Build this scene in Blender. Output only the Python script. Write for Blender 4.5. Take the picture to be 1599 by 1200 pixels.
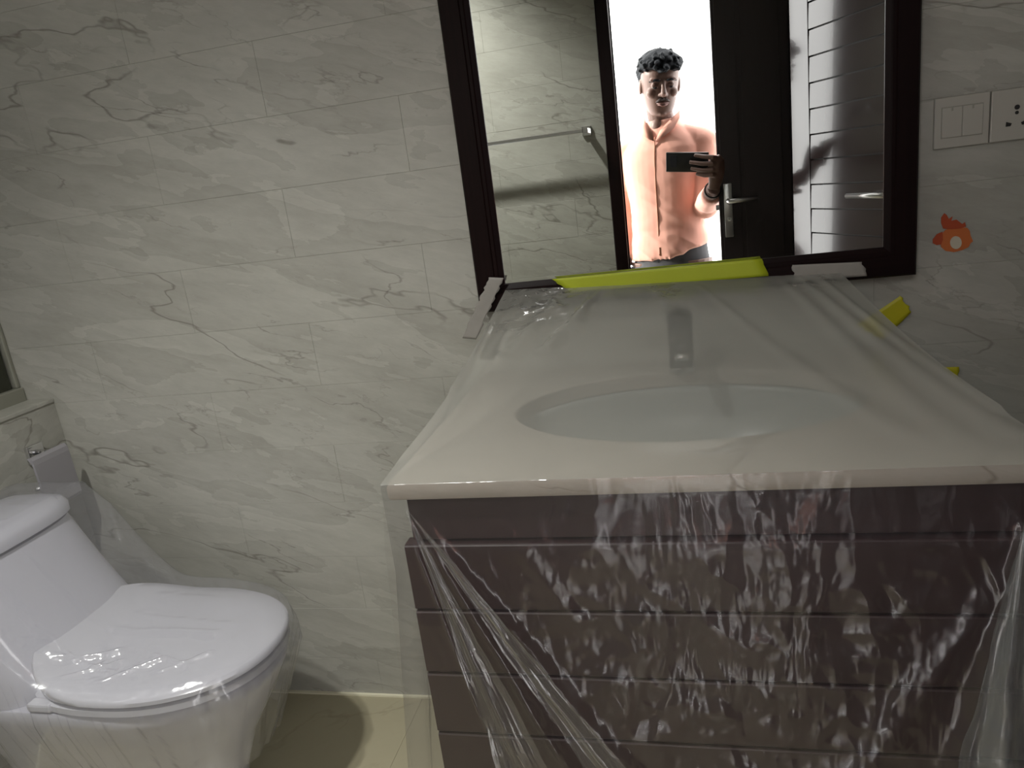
import bpy, bmesh, math, random
import numpy as np
from mathutils import Vector, Matrix, noise
random.seed(4)
for o in list(bpy.data.objects): bpy.data.objects.remove(o)
S = bpy.context.scene
COL = S.collection

# ------------------------------------------------------------------ camera
F_PX = 1148.56
YAW, PITCH, ROLL = -0.243025, 0.267940, 0.129217
def cam_axes(yaw, pitch, roll):
    cy, sy, cp, sp = math.cos(yaw), math.sin(yaw), math.cos(pitch), math.sin(pitch)
    f = Vector((sy*cp, cy*cp, -sp)); r = Vector((cy, -sy, 0)); d = f.cross(r)
    c, s = math.cos(roll), math.sin(roll)
    return c*r + s*d, -s*r + c*d, f
RIGHT, DOWN, FWD = cam_axes(YAW, PITCH, ROLL)
EYE = Vector((0, -1.525, 1.268))
cam_data = bpy.data.cameras.new('camera'); cam_data.sensor_width = 36; cam_data.lens = F_PX/1599*36
cam_data.clip_start = 0.002
cam = bpy.data.objects.new('camera', cam_data); COL.objects.link(cam)
M = Matrix.Identity(4)
for i in range(3):
    M[i][0] = RIGHT[i]; M[i][1] = -DOWN[i]; M[i][2] = -FWD[i]; M[i][3] = EYE[i]
cam.matrix_world = M
S.camera = cam
def at(x, y, Y):                     # a point on the vertical plane at depth Y
    v = RIGHT*(x-800) + DOWN*(y-600) + FWD*F_PX
    return EYE + v*((Y-EYE.y)/v.y)

# ------------------------------------------------------------------ light, exposure
S.view_settings.view_transform = 'Standard'; S.view_settings.look = 'None'
S.view_settings.gamma = 1; S.view_settings.use_curve_mapping = False
S.view_settings.exposure = 0.38
W = bpy.data.worlds.new('bright_day'); S.world = W; W.use_nodes = True
W.node_tree.nodes['Background'].inputs[0].default_value = (1.0, 0.98, 0.985, 1)
W.node_tree.nodes['Background'].inputs[1].default_value = 5.0
def lamp(name, kind, loc, energy, color=(1,1,1), **k):
    d = bpy.data.lights.new(name, kind); d.energy = energy; d.color = color
    for a, b in k.items(): setattr(d, a, b)
    o = bpy.data.objects.new(name, d); COL.objects.link(o); o.location = loc
    return o
down = lamp('downlight_lamp', 'SPOT', (-0.88, -1.22, 2.44), 122, (1.0, 0.99, 0.945), spot_size=math.radians(108), spot_blend=1.0, shadow_soft_size=0.035)
down.rotation_euler = (math.radians(4), 0, 0)
# daylight coming through the doorway from the open air behind the man
day = lamp('doorway_portal', 'AREA', (-.02, -1.66, 1.03), 1, shape='RECTANGLE', size=.40, size_y=2.06)
day.rotation_euler = (math.radians(90), 0, 0); day.data.cycles.is_portal = True
sun = lamp('sun', 'SUN', (-3, -4, 4), 6.0, (1.0, 0.97, 0.9), angle=math.radians(3))
sun.rotation_euler = Vector((0.96, 0.03, -0.36)).to_track_quat('-Z', 'Y').to_euler()

# ------------------------------------------------------------------ materials
def nt(name):
    m = bpy.data.materials.new(name); m.use_nodes = True
    n = m.node_tree.nodes; l = m.node_tree.links
    return m, n, l, n['Principled BSDF'], n['Material Output']
def simple(name, col, rough=.5, metal=0, bump=0, bscale=60, var=0.0, coat=0, stretch=(1,1,1), spec=.5, sheen=0):
    m, n, l, p, o = nt(name)
    p.inputs['Base Color'].default_value = (*col, 1); p.inputs['Roughness'].default_value = rough
    p.inputs['Metallic'].default_value = metal; p.inputs['Coat Weight'].default_value = coat
    p.inputs['Specular IOR Level'].default_value = spec
    if sheen: p.inputs['Sheen Weight'].default_value = sheen
    tc = n.new('ShaderNodeTexCoord'); mp = n.new('ShaderNodeMapping'); mp.inputs['Scale'].default_value = stretch
    l.new(tc.outputs['Object'], mp.inputs[0])
    nz = n.new('ShaderNodeTexNoise'); nz.inputs['Scale'].default_value = bscale; nz.inputs['Detail'].default_value = 4
    l.new(mp.outputs[0], nz.inputs['Vector'])
    if var:
        mx = n.new('ShaderNodeMix'); mx.data_type = 'RGBA'
        mx.inputs[6].default_value = (*[c*(1-var) for c in col], 1); mx.inputs[7].default_value = (*[min(1, c*(1+var)) for c in col], 1)
        l.new(nz.outputs[0], mx.inputs[0]); l.new(mx.outputs[2], p.inputs['Base Color'])
    if bump:
        b = n.new('ShaderNodeBump'); b.inputs['Strength'].default_value = bump; b.inputs['Distance'].default_value = .002
        l.new(nz.outputs[0], b.inputs['Height']); l.new(b.outputs[0], p.inputs['Normal'])
    return m

def marble(name, base, dark, vein, rough=.38, patch=1.0):
    m, n, l, p, o = nt(name)
    def math_(op, a, b=None, c=None, clamp=False):
        q = n.new('ShaderNodeMath'); q.operation = op; q.use_clamp = clamp
        for i, v in enumerate((a, b, c)):
            if v is None: continue
            if isinstance(v, (int, float)): q.inputs[i].default_value = v
            else: l.new(v, q.inputs[i])
        return q.outputs[0]
    g = n.new('ShaderNodeNewGeometry'); sp = n.new('ShaderNodeSeparateXYZ'); l.new(g.outputs['Position'], sp.inputs[0])
    u = math_('SUBTRACT', sp.outputs[0], sp.outputs[1])
    # veins fall gently to the right
    su = math_('MULTIPLY_ADD', sp.outputs[2], 0.95, math_('MULTIPLY', u, 0.30))
    tu = math_('MULTIPLY_ADD', u, 0.95, math_('MULTIPLY', sp.outputs[2], -0.30))
    cx = n.new('ShaderNodeCombineXYZ'); l.new(math_('MULTIPLY', tu, 1.0), cx.inputs[0]); l.new(math_('MULTIPLY', su, 3.3), cx.inputs[1]); l.new(sp.outputs[1], cx.inputs[2])
    def nz(scale, detail=6, rough=.6, dist=0.3, off=0):
        mp = n.new('ShaderNodeMapping'); mp.inputs['Location'].default_value = (off, off*1.7, off*.3); l.new(cx.outputs[0], mp.inputs[0])
        q = n.new('ShaderNodeTexNoise'); q.inputs['Scale'].default_value = scale; q.inputs['Detail'].default_value = detail
        q.inputs['Roughness'].default_value = rough; q.inputs['Distortion'].default_value = dist; l.new(mp.outputs[0], q.inputs['Vector'])
        return q.outputs[0]
    def ridge(v, w, c=.5):
        return math_('SUBTRACT', 1, math_('DIVIDE', math_('ABSOLUTE', math_('SUBTRACT', v, c)), w), clamp=True)
    a1 = math_('MULTIPLY', ridge(nz(1.2, 5, .45, .15), .005), math_('MULTIPLY_ADD', nz(2.0, 2, off=3), 7, -3.1, clamp=True))
    a2 = math_('MULTIPLY', ridge(nz(1.9, 6, .5, .2, 7), .0055), math_('MULTIPLY_ADD', nz(3.1, 2, off=11), 9, -4.6, clamp=True))
    a3 = math_('MULTIPLY', ridge(nz(4.5, 7, .55, .3, 5), .008), math_('MULTIPLY_ADD', nz(4.0, 2, off=17), 9, -4.8, clamp=True))
    veins = math_('ADD', math_('MULTIPLY', a1, .75), math_('ADD', math_('MULTIPLY', a2, .6), math_('MULTIPLY', a3, .35)), clamp=True)
    # layered patches: saw-toothed tone, sharp on one side
    s1 = math_('FRACT', math_('MULTIPLY', nz(1.1, 5, .5, .2, 21), 4.5))
    s2 = math_('FRACT', math_('MULTIPLY', nz(2.8, 6, .55, .3, 31), 5))
    cloud = nz(.7, 3, .5, .1, 41); fine = nz(22, 6, .7, .2, 51)
    tone = math_('ADD', math_('MULTIPLY', s1, .26), math_('ADD', math_('MULTIPLY', s2, .26), math_('ADD', math_('MULTIPLY', cloud, .35), math_('MULTIPLY', fine, .55))))
    tone = math_('MULTIPLY_ADD', math_('SUBTRACT', tone, .70), patch*1.3, .45, clamp=True)
    mx = n.new('ShaderNodeMix'); mx.data_type = 'RGBA'; mx.inputs[6].default_value = (*base, 1); mx.inputs[7].default_value = (*dark, 1)
    l.new(tone, mx.inputs[0])
    mv = n.new('ShaderNodeMix'); mv.data_type = 'RGBA'; mv.inputs[7].default_value = (*vein, 1)
    l.new(veins, mv.inputs[0]); l.new(mx.outputs[2], mv.inputs[6]); l.new(mv.outputs[2], p.inputs['Base Color'])
    p.inputs['Roughness'].default_value = rough; p.inputs['Specular IOR Level'].default_value = .35
    b = n.new('ShaderNodeBump'); b.inputs['Strength'].default_value = .25; b.inputs['Distance'].default_value = .002
    l.new(math_('ADD', math_('MULTIPLY', s1, .5), math_('SUBTRACT', fine, veins)), b.inputs['Height']); l.new(b.outputs[0], p.inputs['Normal'])
    return m

def film(name, haze, rough=.12, crumple=.5, tint=(.93,.93,.92), scale=9, gloss=1.0, stretch=(1,1,1), attr=False, bdist=.012, graz=.92):
    m, n, l, p, o = nt(name); n.remove(p)
    tc = n.new('ShaderNodeTexCoord')
    mp = n.new('ShaderNodeMapping'); mp.inputs['Scale'].default_value = stretch; l.new(tc.outputs['Object'], mp.inputs[0])
    dn = n.new('ShaderNodeTexNoise'); dn.inputs['Scale'].default_value = scale*.7; dn.inputs['Detail'].default_value = 3; l.new(mp.outputs[0], dn.inputs['Vector'])
    va = n.new('ShaderNodeVectorMath'); va.operation = 'MULTIPLY_ADD'; va.inputs[1].default_value = (.12,.12,.12)
    l.new(dn.outputs['Color'], va.inputs[0]); l.new(mp.outputs[0], va.inputs[2])
    vo = n.new('ShaderNodeTexVoronoi'); vo.feature = 'F1'; vo.inputs['Scale'].default_value = scale; l.new(va.outputs[0], vo.inputs['Vector'])
    n2 = n.new('ShaderNodeTexNoise'); n2.inputs['Scale'].default_value = scale*.5; n2.inputs['Detail'].default_value = 3; n2.inputs['Distortion'].default_value = 1.2; l.new(mp.outputs[0], n2.inputs['Vector'])
    ad = n.new('ShaderNodeMath'); ad.operation = 'MULTIPLY_ADD'; ad.inputs[1].default_value = 1.6; l.new(n2.outputs[0], ad.inputs[0]); l.new(vo.outputs['Distance'], ad.inputs[2])
    b = n.new('ShaderNodeBump'); b.inputs['Strength'].default_value = crumple; b.inputs['Distance'].default_value = bdist; l.new(ad.outputs[0], b.inputs['Height'])
    if attr:
        at_ = n.new('ShaderNodeAttribute'); at_.attribute_name = 'crumple'; am = n.new('ShaderNodeMath'); am.operation = 'MULTIPLY'; am.inputs[1].default_value = crumple
        l.new(at_.outputs['Fac'], am.inputs[0]); l.new(am.outputs[0], b.inputs['Strength'])
    tr = n.new('ShaderNodeBsdfTransparent'); tr.inputs[0].default_value = (.97,.97,.965,1)
    df = n.new('ShaderNodeBsdfDiffuse'); df.inputs[0].default_value = (*tint,1)
    tl = n.new('ShaderNodeBsdfTranslucent'); tl.inputs[0].default_value = (*tint,1)
    h = n.new('ShaderNodeMixShader'); h.inputs[0].default_value = .45; l.new(df.outputs[0], h.inputs[1]); l.new(tl.outputs[0], h.inputs[2])
    a = n.new('ShaderNodeMixShader'); a.inputs[0].default_value = haze; l.new(tr.outputs[0], a.inputs[1]); l.new(h.outputs[0], a.inputs[2])
    gl = n.new('ShaderNodeBsdfGlossy'); gl.inputs['Roughness'].default_value = rough; l.new(b.outputs[0], gl.inputs['Normal'])
    lw = n.new('ShaderNodeLayerWeight'); lw.inputs[0].default_value = .5; l.new(b.outputs[0], lw.inputs['Normal'])
    pw = n.new('ShaderNodeMath'); pw.operation = 'POWER'; pw.inputs[1].default_value = 5; l.new(lw.outputs['Facing'], pw.inputs[0])
    fr = n.new('ShaderNodeMath'); fr.operation = 'MULTIPLY_ADD'; fr.inputs[1].default_value = graz; fr.inputs[2].default_value = .07; l.new(pw.outputs[0], fr.inputs[0])
    fm = n.new('ShaderNodeMath'); fm.operation = 'MULTIPLY'; fm.use_clamp = True; fm.inputs[1].default_value = gloss; l.new(fr.outputs[0], fm.inputs[0])
    c = n.new('ShaderNodeMixShader'); l.new(fm.outputs[0], c.inputs[0]); l.new(a.outputs[0], c.inputs[1]); l.new(gl.outputs[0], c.inputs[2])
    l.new(c.outputs[0], o.inputs[0])
    return m

M_WALL = marble('wall_marble_tile', (.465,.460,.413), (.305,.300,.262), (.17,.16,.135), patch=1.0)
M_FLOOR = marble('floor_cream_tile', (.385,.352,.245), (.35,.32,.22), (.31,.28,.19), .3, .5)
M_COUNTER = marble('counter_cream_marble', (.40,.37,.325), (.34,.31,.27), (.22,.19,.16), .25, .6)
M_GROUT = simple('grout', (.30,.295,.25), .8)
M_PLASTER = simple('white_plaster', (.75,.74,.70), .8, bump=.2)
M_TRIM = simple('cream_sealant', (.75,.72,.55), .4)
M_WOOD = simple('dark_mahogany', (.008,.003,.003), .38, var=.5, bscale=6, stretch=(30,1,1), spec=.12)
M_WOOD_H = simple('dark_mahogany_rail', (.008,.003,.003), .38, var=.5, bscale=6, stretch=(1,1,30), spec=.12)
M_CAB = simple('cabinet_brown_lacquer', (.020,.008,.0085), .45, var=.25, bscale=5, stretch=(1,1,25))
M_DOOR = simple('door_dark_lacquer', (.014,.007,.007), .5, var=.3, bscale=5, stretch=(20,20,1), bump=.15)
M_DOORG = simple('door_gloss_lacquer', (.040,.026,.026), .13, coat=.25, bump=.05, bscale=14, spec=.5)
M_DOORG.node_tree.nodes['Principled BSDF'].inputs['Coat IOR'].default_value = 1.5
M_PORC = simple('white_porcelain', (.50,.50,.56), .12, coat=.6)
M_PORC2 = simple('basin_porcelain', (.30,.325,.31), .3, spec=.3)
M_SEATP = simple('white_seat_plastic', (.53,.53,.58), .2)
M_CHROME = simple('chrome', (.75,.75,.76), .12, 1)
M_STEEL = simple('brushed_steel', (.50,.49,.48), .32, 1)
M_DKCHROME = simple('smoky_chrome', (.03,.03,.033), .3, 1)
M_SWITCH = simple('switch_plastic', (.42,.405,.36), .4)
M_BLACK = simple('black_socket_holes', (.01,.01,.01), .6)
M_YEL = simple('yellow_green_tape', (.38,.44,.012), .5, var=.10, bscale=12, bump=.2)
M_YEL2 = simple('yellow_tape', (.46,.42,.008), .5, var=.12, bscale=12, bump=.2)
M_MASK = simple('masking_tape', (.28,.265,.24), .6, var=.08, bump=.3)
M_PAPER = simple('holder_cover_steel', (.36,.35,.375), .35, .35)
M_ORANGE = simple('orange_sticker', (.52,.14,.035), .5)
M_ORANGE2 = simple('dark_orange_sticker', (.38,.06,.018), .5)
M_CREAM = simple('cream_sticker', (.52,.48,.38), .5)
M_ALU = simple('window_aluminium', (.30,.30,.25), .45, .3)
M_GLASSD = simple('night_window_glass', (.028,.030,.018), .25)
M_SKIN = simple('skin', (.155,.085,.068), .5, var=.12, bscale=8)
M_HAIR = simple('black_hair', (.012,.014,.018), .75, spec=.15, bump=1.0, bscale=45, stretch=(1,1,.3))
M_SHIRT = simple('salmon_shirt', (.72,.36,.285), .85, bump=.35, bscale=22, var=.05, sheen=.2)
M_SHIRTD = simple('salmon_shirt_seam', (.45,.20,.13), .85)
M_TROUSER = simple('grey_trousers', (.055,.055,.062), .8, bump=.4, bscale=25, var=.2)
M_PHONE = simple('phone_black', (.008,.007,.008), .35)
M_LENS = simple('phone_lens_glass', (.02,.02,.03), .05)
M_EYEW = simple('eye_white', (.10,.08,.075), .3)
M_LIP = simple('lips', (.17,.075,.065), .5)
M_STUB = simple('moustache_stubble', (.045,.030,.028), .7, bump=.6, bscale=150)
M_TENT = film('milky_plastic_sheet', .43, .17, 1.0, (.59,.585,.535), 13, 1.0, attr=True, bdist=.075, graz=.45)
M_FRONT = film('milky_plastic_sheet_hanging', .050, .20, 1.0, (.50,.44,.47), 17, .95, (1,1,.42), attr=True, bdist=.016)
M_FOLD = film('doubled_plastic_fold', .28, .16, .5, (.50,.54,.54), 9, .9, (1,1,.4))
M_FOLDT = film('thin_plastic_fold', .10, .12, .5, (.52,.53,.53), 9, 1.2, (1,1,.4))
M_SIDE = film('hanging_side_plastic', .22, .2, .4, (.66,.67,.64), 9, 1.0)
M_BAG = film('clear_plastic_bag', .13, .20, 1.0, (.72,.72,.78), 14, 1.3, attr=True, bdist=.020, graz=.35)
mm, n_, l_, p_, o_ = nt('mirror_silver')
p_.inputs['Base Color'].default_value = (.90,.92,.89,1); p_.inputs['Metallic'].default_value = 1; p_.inputs['Roughness'].default_value = 0.0
M_MIRROR = mm

# ------------------------------------------------------------------ helpers
def link(name, me, mat=None, parent=None, smooth=False):
    o = bpy.data.objects.new(name, me); COL.objects.link(o)
    if mat: me.materials.append(mat)
    if parent: o.parent = parent
    if smooth:
        for p in me.polygons: p.use_smooth = True
    return o
def finish(name, bm, mat, parent=None, smooth=False, auto=None):
    bmesh.ops.recalc_face_normals(bm, faces=bm.faces)
    me = bpy.data.meshes.new(name); bm.to_mesh(me); bm.free()
    o = link(name, me, mat, parent, smooth)
    if auto: me.shade_smooth() if hasattr(me, 'shade_smooth') else None; 
    if auto: me.set_sharp_from_angle(angle=math.radians(auto))
    return o
def box(bm, x0, x1, y0, y1, z0, z1, bev=0, seg=2):
    b2 = bmesh.new(); bmesh.ops.create_cube(b2, size=1)
    for v in b2.verts: v.co = Vector(((x0+x1)/2+v.co.x*(x1-x0), (y0+y1)/2+v.co.y*(y1-y0), (z0+z1)/2+v.co.z*(z1-z0)))
    if bev: bmesh.ops.bevel(b2, geom=b2.edges[:], offset=bev, segments=seg, affect='EDGES', profile=.5)
    me = bpy.data.meshes.new('t'); b2.to_mesh(me); b2.free(); bm.from_mesh(me); bpy.data.meshes.remove(me)
    return bm
def boxo(name, d, mat, parent=None, bev=0, **k):
    bm = bmesh.new(); box(bm, *d, bev); return finish(name, bm, mat, parent, **k)
def frame_of(d):
    d = Vector(d).normalized(); a = Vector((0,0,1)) if abs(d.z) < .9 else Vector((1,0,0))
    u = d.cross(a).normalized(); return u, d.cross(u).normalized()
def tube(bm, pts, rad, seg=14, cap=True, flat=None):
    pts = [Vector(p) for p in pts]
    if isinstance(rad, (int, float)): rad = [rad]*len(pts)
    rings = []; pu = None
    for i, p in enumerate(pts):
        d = (pts[min(i+1, len(pts)-1)] - pts[max(i-1, 0)]).normalized()
        if pu is None: u, v = frame_of(d)
        else:
            u = (pu - d*pu.dot(d)).normalized(); v = d.cross(u)
        pu = u
        rings.append([bm.verts.new(p + (u*math.cos(2*math.pi*k/seg) + v*math.sin(2*math.pi*k/seg)*(flat or 1))*rad[i]) for k in range(seg)])
    for a, b in zip(rings, rings[1:]):
        for k in range(seg): bm.faces.new((a[k], a[(k+1)%seg], b[(k+1)%seg], b[k]))
    if cap: bm.faces.new(rings[0]); bm.faces.new(rings[-1][::-1])
    return bm
def loft(bm, rings, cap0=True, cap1=True):
    R = [[bm.verts.new(p) for p in r] for r in rings]; n = len(R[0])
    for a, b in zip(R, R[1:]):
        for k in range(n): bm.faces.new((a[k], a[(k+1)%n], b[(k+1)%n], b[k]))
    if cap0: bm.faces.new(R[0])
    if cap1: bm.faces.new(R[-1][::-1])
def ell(bm, c, r, rot=None, sub=3):
    m = Matrix.Translation(c) @ (rot.to_4x4() if rot else Matrix.Identity(4)) @ Matrix.Diagonal((*r, 1))
    bmesh.ops.create_icosphere(bm, subdivisions=sub, radius=1, matrix=m)
def prism(bm, pts, Y0, Y1):          # polygon in (x, z), extruded in Y
    a = [bm.verts.new((x, Y0, z)) for x, z in pts]; b = [bm.verts.new((x, Y1, z)) for x, z in pts]; n = len(pts)
    bm.faces.new(a); bm.faces.new(b[::-1])
    for i in range(n): bm.faces.new((a[i], b[i], b[(i+1)%n], a[(i+1)%n]))
def empty(name, loc, label, cat, group=None):
    o = bpy.data.objects.new(name, None); COL.objects.link(o); o.location = loc; o.empty_display_size = .1
    o['label'] = label; o['category'] = cat
    if group: o['group'] = group
    bpy.context.view_layer.update()
    return o
def adopt(root):                      # children were modelled in world space: keep them there
    for c in COL.objects:
        if c.parent == root: c.matrix_parent_inverse = Matrix.Translation(-root.location)
def tag(o, label, cat): o['label'] = label; o['category'] = cat; return o
def remeshed(name, bm, mat, vox, parent=None, smooth_it=4):
    me = bpy.data.meshes.new(name); bm.to_mesh(me); bm.free()
    t = bpy.data.objects.new('t', me); COL.objects.link(t)
    m = t.modifiers.new('r', 'REMESH'); m.mode = 'VOXEL'; m.voxel_size = vox
    s = t.modifiers.new('s', 'SMOOTH'); s.iterations = smooth_it; s.factor = .5
    dg = bpy.context.evaluated_depsgraph_get(); e = t.evaluated_get(dg)
    m2 = bpy.data.meshes.new_from_object(e); m2.name = name
    bpy.data.objects.remove(t); bpy.data.meshes.remove(me)
    m2.materials.clear()
    return link(name, m2, mat, parent, True)
def struct(o): o['kind'] = 'structure'; return o
G = lambda x, w: math.exp(-(x/w)**2)

# ------------------------------------------------------------------ room shell
XL, XR, YD, YB, ZC = -1.595, 1.15, -1.60, -1.632, 2.45
WZ = 0.868          # window ledge height
def tiled(name, origin, U, V, N, w, h, rows, holes=(), mat=M_WALL, tw=.598, th=.1495, shift=lambda r: 0.0, mincut=.02, z0=0, thick=.118):
    """a wall slab behind, and one tile object per tile in front of it (shared meshes)"""
    U, V, N = Vector(U), Vector(V), Vector(N); cache = {}
    slab = bmesh.new()
    # slab pieces around the holes, cut in bands
    us = sorted({0, w, *[k for q in holes for k in q[:2]]}); vs = sorted({0, h, *[k for q in holes for k in q[2:]]})
    for a, b in zip(us, us[1:]):
        for c, d in zip(vs, vs[1:]):
            if any(q[0] <= (a+b)/2 <= q[1] and q[2] <= (c+d)/2 <= q[3] for q in holes): continue
            P = [Vector(origin)+U*x+V*y-N*z for z in (.0009, thick) for x, y in ((a,c),(b,c),(b,d),(a,d))]
            vv = [slab.verts.new(p) for p in P]
            for f in ((0,1,2,3),(7,6,5,4),(0,4,5,1),(1,5,6,2),(2,6,7,3),(3,7,4,0)): slab.faces.new([vv[i] for i in f])
    root = struct(finish(name, slab, M_GROUT))
    def tile(u0, u1, v0, v1):
        a, b = u1-u0, v1-v0
        if a < mincut or b < .012: return
        key = (round(a, 3), round(b, 3))
        if key not in cache:
            g = .0002; bm = bmesh.new()
            q = [(g,g),(a-g,g),(a-g,b-g),(g,b-g)]; e = .0005
            bk = [bm.verts.new(U*x+V*y-N*.004) for x, y in q]; md = [bm.verts.new(U*x+V*y-N*.0006) for x, y in q]
            fr = [bm.verts.new(U*x+V*y) for x, y in ((g+e,g+e),(a-g-e,g+e),(a-g-e,b-g-e),(g+e,b-g-e))]
            bm.faces.new(fr)
            for r1, r2 in ((bk, md), (md, fr)):
                for i in range(4): bm.faces.new((r1[i], r1[(i+1)%4], r2[(i+1)%4], r2[i]))
            bmesh.ops.recalc_face_normals(bm, faces=bm.faces)
            me = bpy.data.meshes.new('tile'); bm.to_mesh(me); bm.free(); me.materials.append(mat); cache[key] = me
        o = bpy.data.objects.new('tile', cache[key]); COL.objects.link(o)
        o.location = Vector(origin)+U*u0+V*v0 + N*random.uniform(-.0003, .0003); o.parent = root
    r = 0; v = z0
    while v < h:
        v1 = min(v+th+.0005, h); va = max(v, 0)
        u = -shift(r) % tw - tw
        while u < w:
            a, b = max(u, 0), min(u+tw, w)
            if b > a:
                segs = [(a, b, va, v1)]
                for q in holes:
                    new = []
                    for (s0, s1, t0, t1) in segs:
                        if s1 <= q[0] or s0 >= q[1] or t1 <= q[2] or t0 >= q[3]: new.append((s0,s1,t0,t1)); continue
                        if s0 < q[0]: new.append((s0, q[0], t0, t1))
                        if s1 > q[1]: new.append((q[1], s1, t0, t1))
                        m0, m1 = max(s0,q[0]), min(s1,q[1])
                        if t0 < q[2]: new.append((m0, m1, t0, q[2]))
                        if t1 > q[3]: new.append((m0, m1, q[3], t1))
                    segs = new
                for s in segs: tile(*s)
            u += tw
        v += th+.0005; r += 1
    return root
# joints: rows every 15 cm with one at z = 1.313, vertical joints alternate by half a tile
zr = 1.313 - 9*.150
sh = lambda base: (lambda r: base + (0 if r % 2 else .299))
XW0 = XL-.15
tiled('wall_back', (XW0, 0, 0), (1,0,0), (0,0,1), (0,-1,0), XR-XW0, ZC, 17, shift=lambda r: -(-0.537 - XW0) + (0 if r % 2 == 1 else .299), z0=zr)
tiled('wall_left', (XL, YD, 0), (0,1,0), (0,0,1), (1,0,0), -YD, WZ, 6, shift=lambda r: .1+(.299 if r%2 else 0), z0=zr)
tiled('wall_right', (XR, YD, 0), (0,1,0), (0,0,1), (-1,0,0), -YD, ZC, 6, shift=lambda r: .2+(.299 if r%2 else 0), z0=zr)
DL, DR = -.205, .432                                   # clear door opening
DH = 2.06
tiled('wall_front', (XL, YD, 0), (1,0,0), (0,0,1), (0,1,0), XR-XL, ZC, 6, holes=((DL-.05-XL, DR+.03-XL, 0, DH+.045),), shift=lambda r: .3+(.299 if r%2 else 0), z0=zr, thick=.030)
tiled('floor', (XL, YD-.12, 0), (1,0,0), (0,1,0), (0,0,1), XR-XL, .12-YD, 3, mat=M_FLOOR, tw=.6, th=.6, shift=lambda r: .33, z0=-.35)
struct(boxo('floor_outside', (XL-1, XR+1, -3.0, YD-.121, -.12, -.004), M_PLASTER))
struct(boxo('ceiling', (XL-.1, XR+.1, YB, .1, ZC, ZC+.1), M_PLASTER))
struct(boxo('trim_1', (XL, XR, -.008, -.0005, .0005, .006), M_TRIM))
struct(boxo('trim_2', (XL+.0005, XL+.007, YD, -.008, .0005, .006), M_TRIM))
# the left wall steps back above the ledge and holds a dark window
XW = -1.680
ledge = boxo('trim_3', (XW-.05, XL+.002, YD, -.0005, WZ-.001, WZ+.009), M_WALL, bev=.0015); struct(ledge)
win = struct(boxo('window_1', (XW-.06, XW-.012, YD+.1, -.02, WZ+.02, 2.1), M_GLASSD))
for d in ((XW-.05, XW+.006, YD, -.001, WZ, WZ+.045), (XW-.05, XW-.002, -.012, -.001, WZ+.045, 2.15), (XW-.05, XW, YD, YD+.1, WZ+.045, 2.15), (XW-.05, XW, YD, -.001, 2.1, 2.2)):
    boxo('window_frame', d, M_ALU, win, bev=.003)
struct(boxo('wall_left_upper', (XW-.12, XW-.06, YB, .06, 0, ZC), M_PLASTER))
struct(boxo('trim_4', (XW-.06, XL, YD, -.001, 2.2, ZC), M_WALL))

# door frame (jambs and head) and the two leaves
df = struct(boxo('door_1', (DL-.048, DL, YB, YD+.012, 0, DH+.045), M_WOOD, bev=.003)); 
boxo('jamb', (DR+.001, DR+.028, YB, YD+.012, 0, DH+.045), M_WOOD, df, bev=.003)
boxo('head_jamb', (DL, DR, YB, YD+.012, DH, DH+.045), M_WOOD_H, df, bev=.003)
boxo('door_stop', (DL+.0005, DL+.006, YB+.004, YB+.014, 0, DH), M_WOOD, df)
def lever(parent, P, U, N, sgn=1, plate=(.019, .205), length=.115):
    """lever handle on a long plate; P centre of the lever pivot, U along the leaf, N out of the face"""
    P, U, N = Vector(P), Vector(U), Vector(N); Z = Vector((0,0,1))
    bm = bmesh.new(); box(bm, -plate[0], plate[0], 0, .008, -plate[1]*.68, plate[1]*.32, .003)
    T = Matrix(((U.x,N.x,0,P.x),(U.y,N.y,0,P.y),(0,0,1,P.z),(0,0,0,1)))
    bmesh.ops.transform(bm, matrix=T, verts=bm.verts); h = finish('door_handle', bm, M_STEEL, parent, auto=40)
    bm = bmesh.new(); tube(bm, [P+N*.006, P+N*.042, P+N*.05+U*.008*sgn, P+N*.05+U*length*sgn], [.009,.009,.009,.0075], 12); finish('lever', bm, M_STEEL, h, True)
    bm = bmesh.new(); tube(bm, [P+N*.008-Z*.07, P+N*.015-Z*.07], .008, 16); tube(bm, [P+N*.015-Z*.07, P+N*.02-Z*.073], [.004,.003], 8); finish('key_cylinder', bm, M_CHROME, h, auto=40)
    return h
# narrow dark leaf closing the right part of the opening
leafc = struct(boxo('door_2', (.163, DR+.0005, YD-.030, YD+.006, .006, DH-.003), M_DOOR, bev=.002))
boxo('stile', (.175, .245, YD+.0055, YD+.0095, .05, DH-.05), M_DOOR, leafc, bev=.001)
boxo('panel_rib', (.262, .400, YD+.0055, YD+.009, .12, DH-.12), M_DOOR, leafc, bev=.001)
lever(leafc, (.196, YD+.0095, 1.088), (1,0,0), (0,1,0), 1, (.0155, .205), .105)
bm = bmesh.new(); box(bm, .150, .1645, YD-.018, YD-.006, 1.055, 1.075, .002); finish('latch', bm, M_STEEL, leafc)
boxo('jamb_return', (DR+.004, DR+.030, YD+.012, -1.470, 0, DH+.045), M_DOOR, df, bev=.002)
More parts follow.
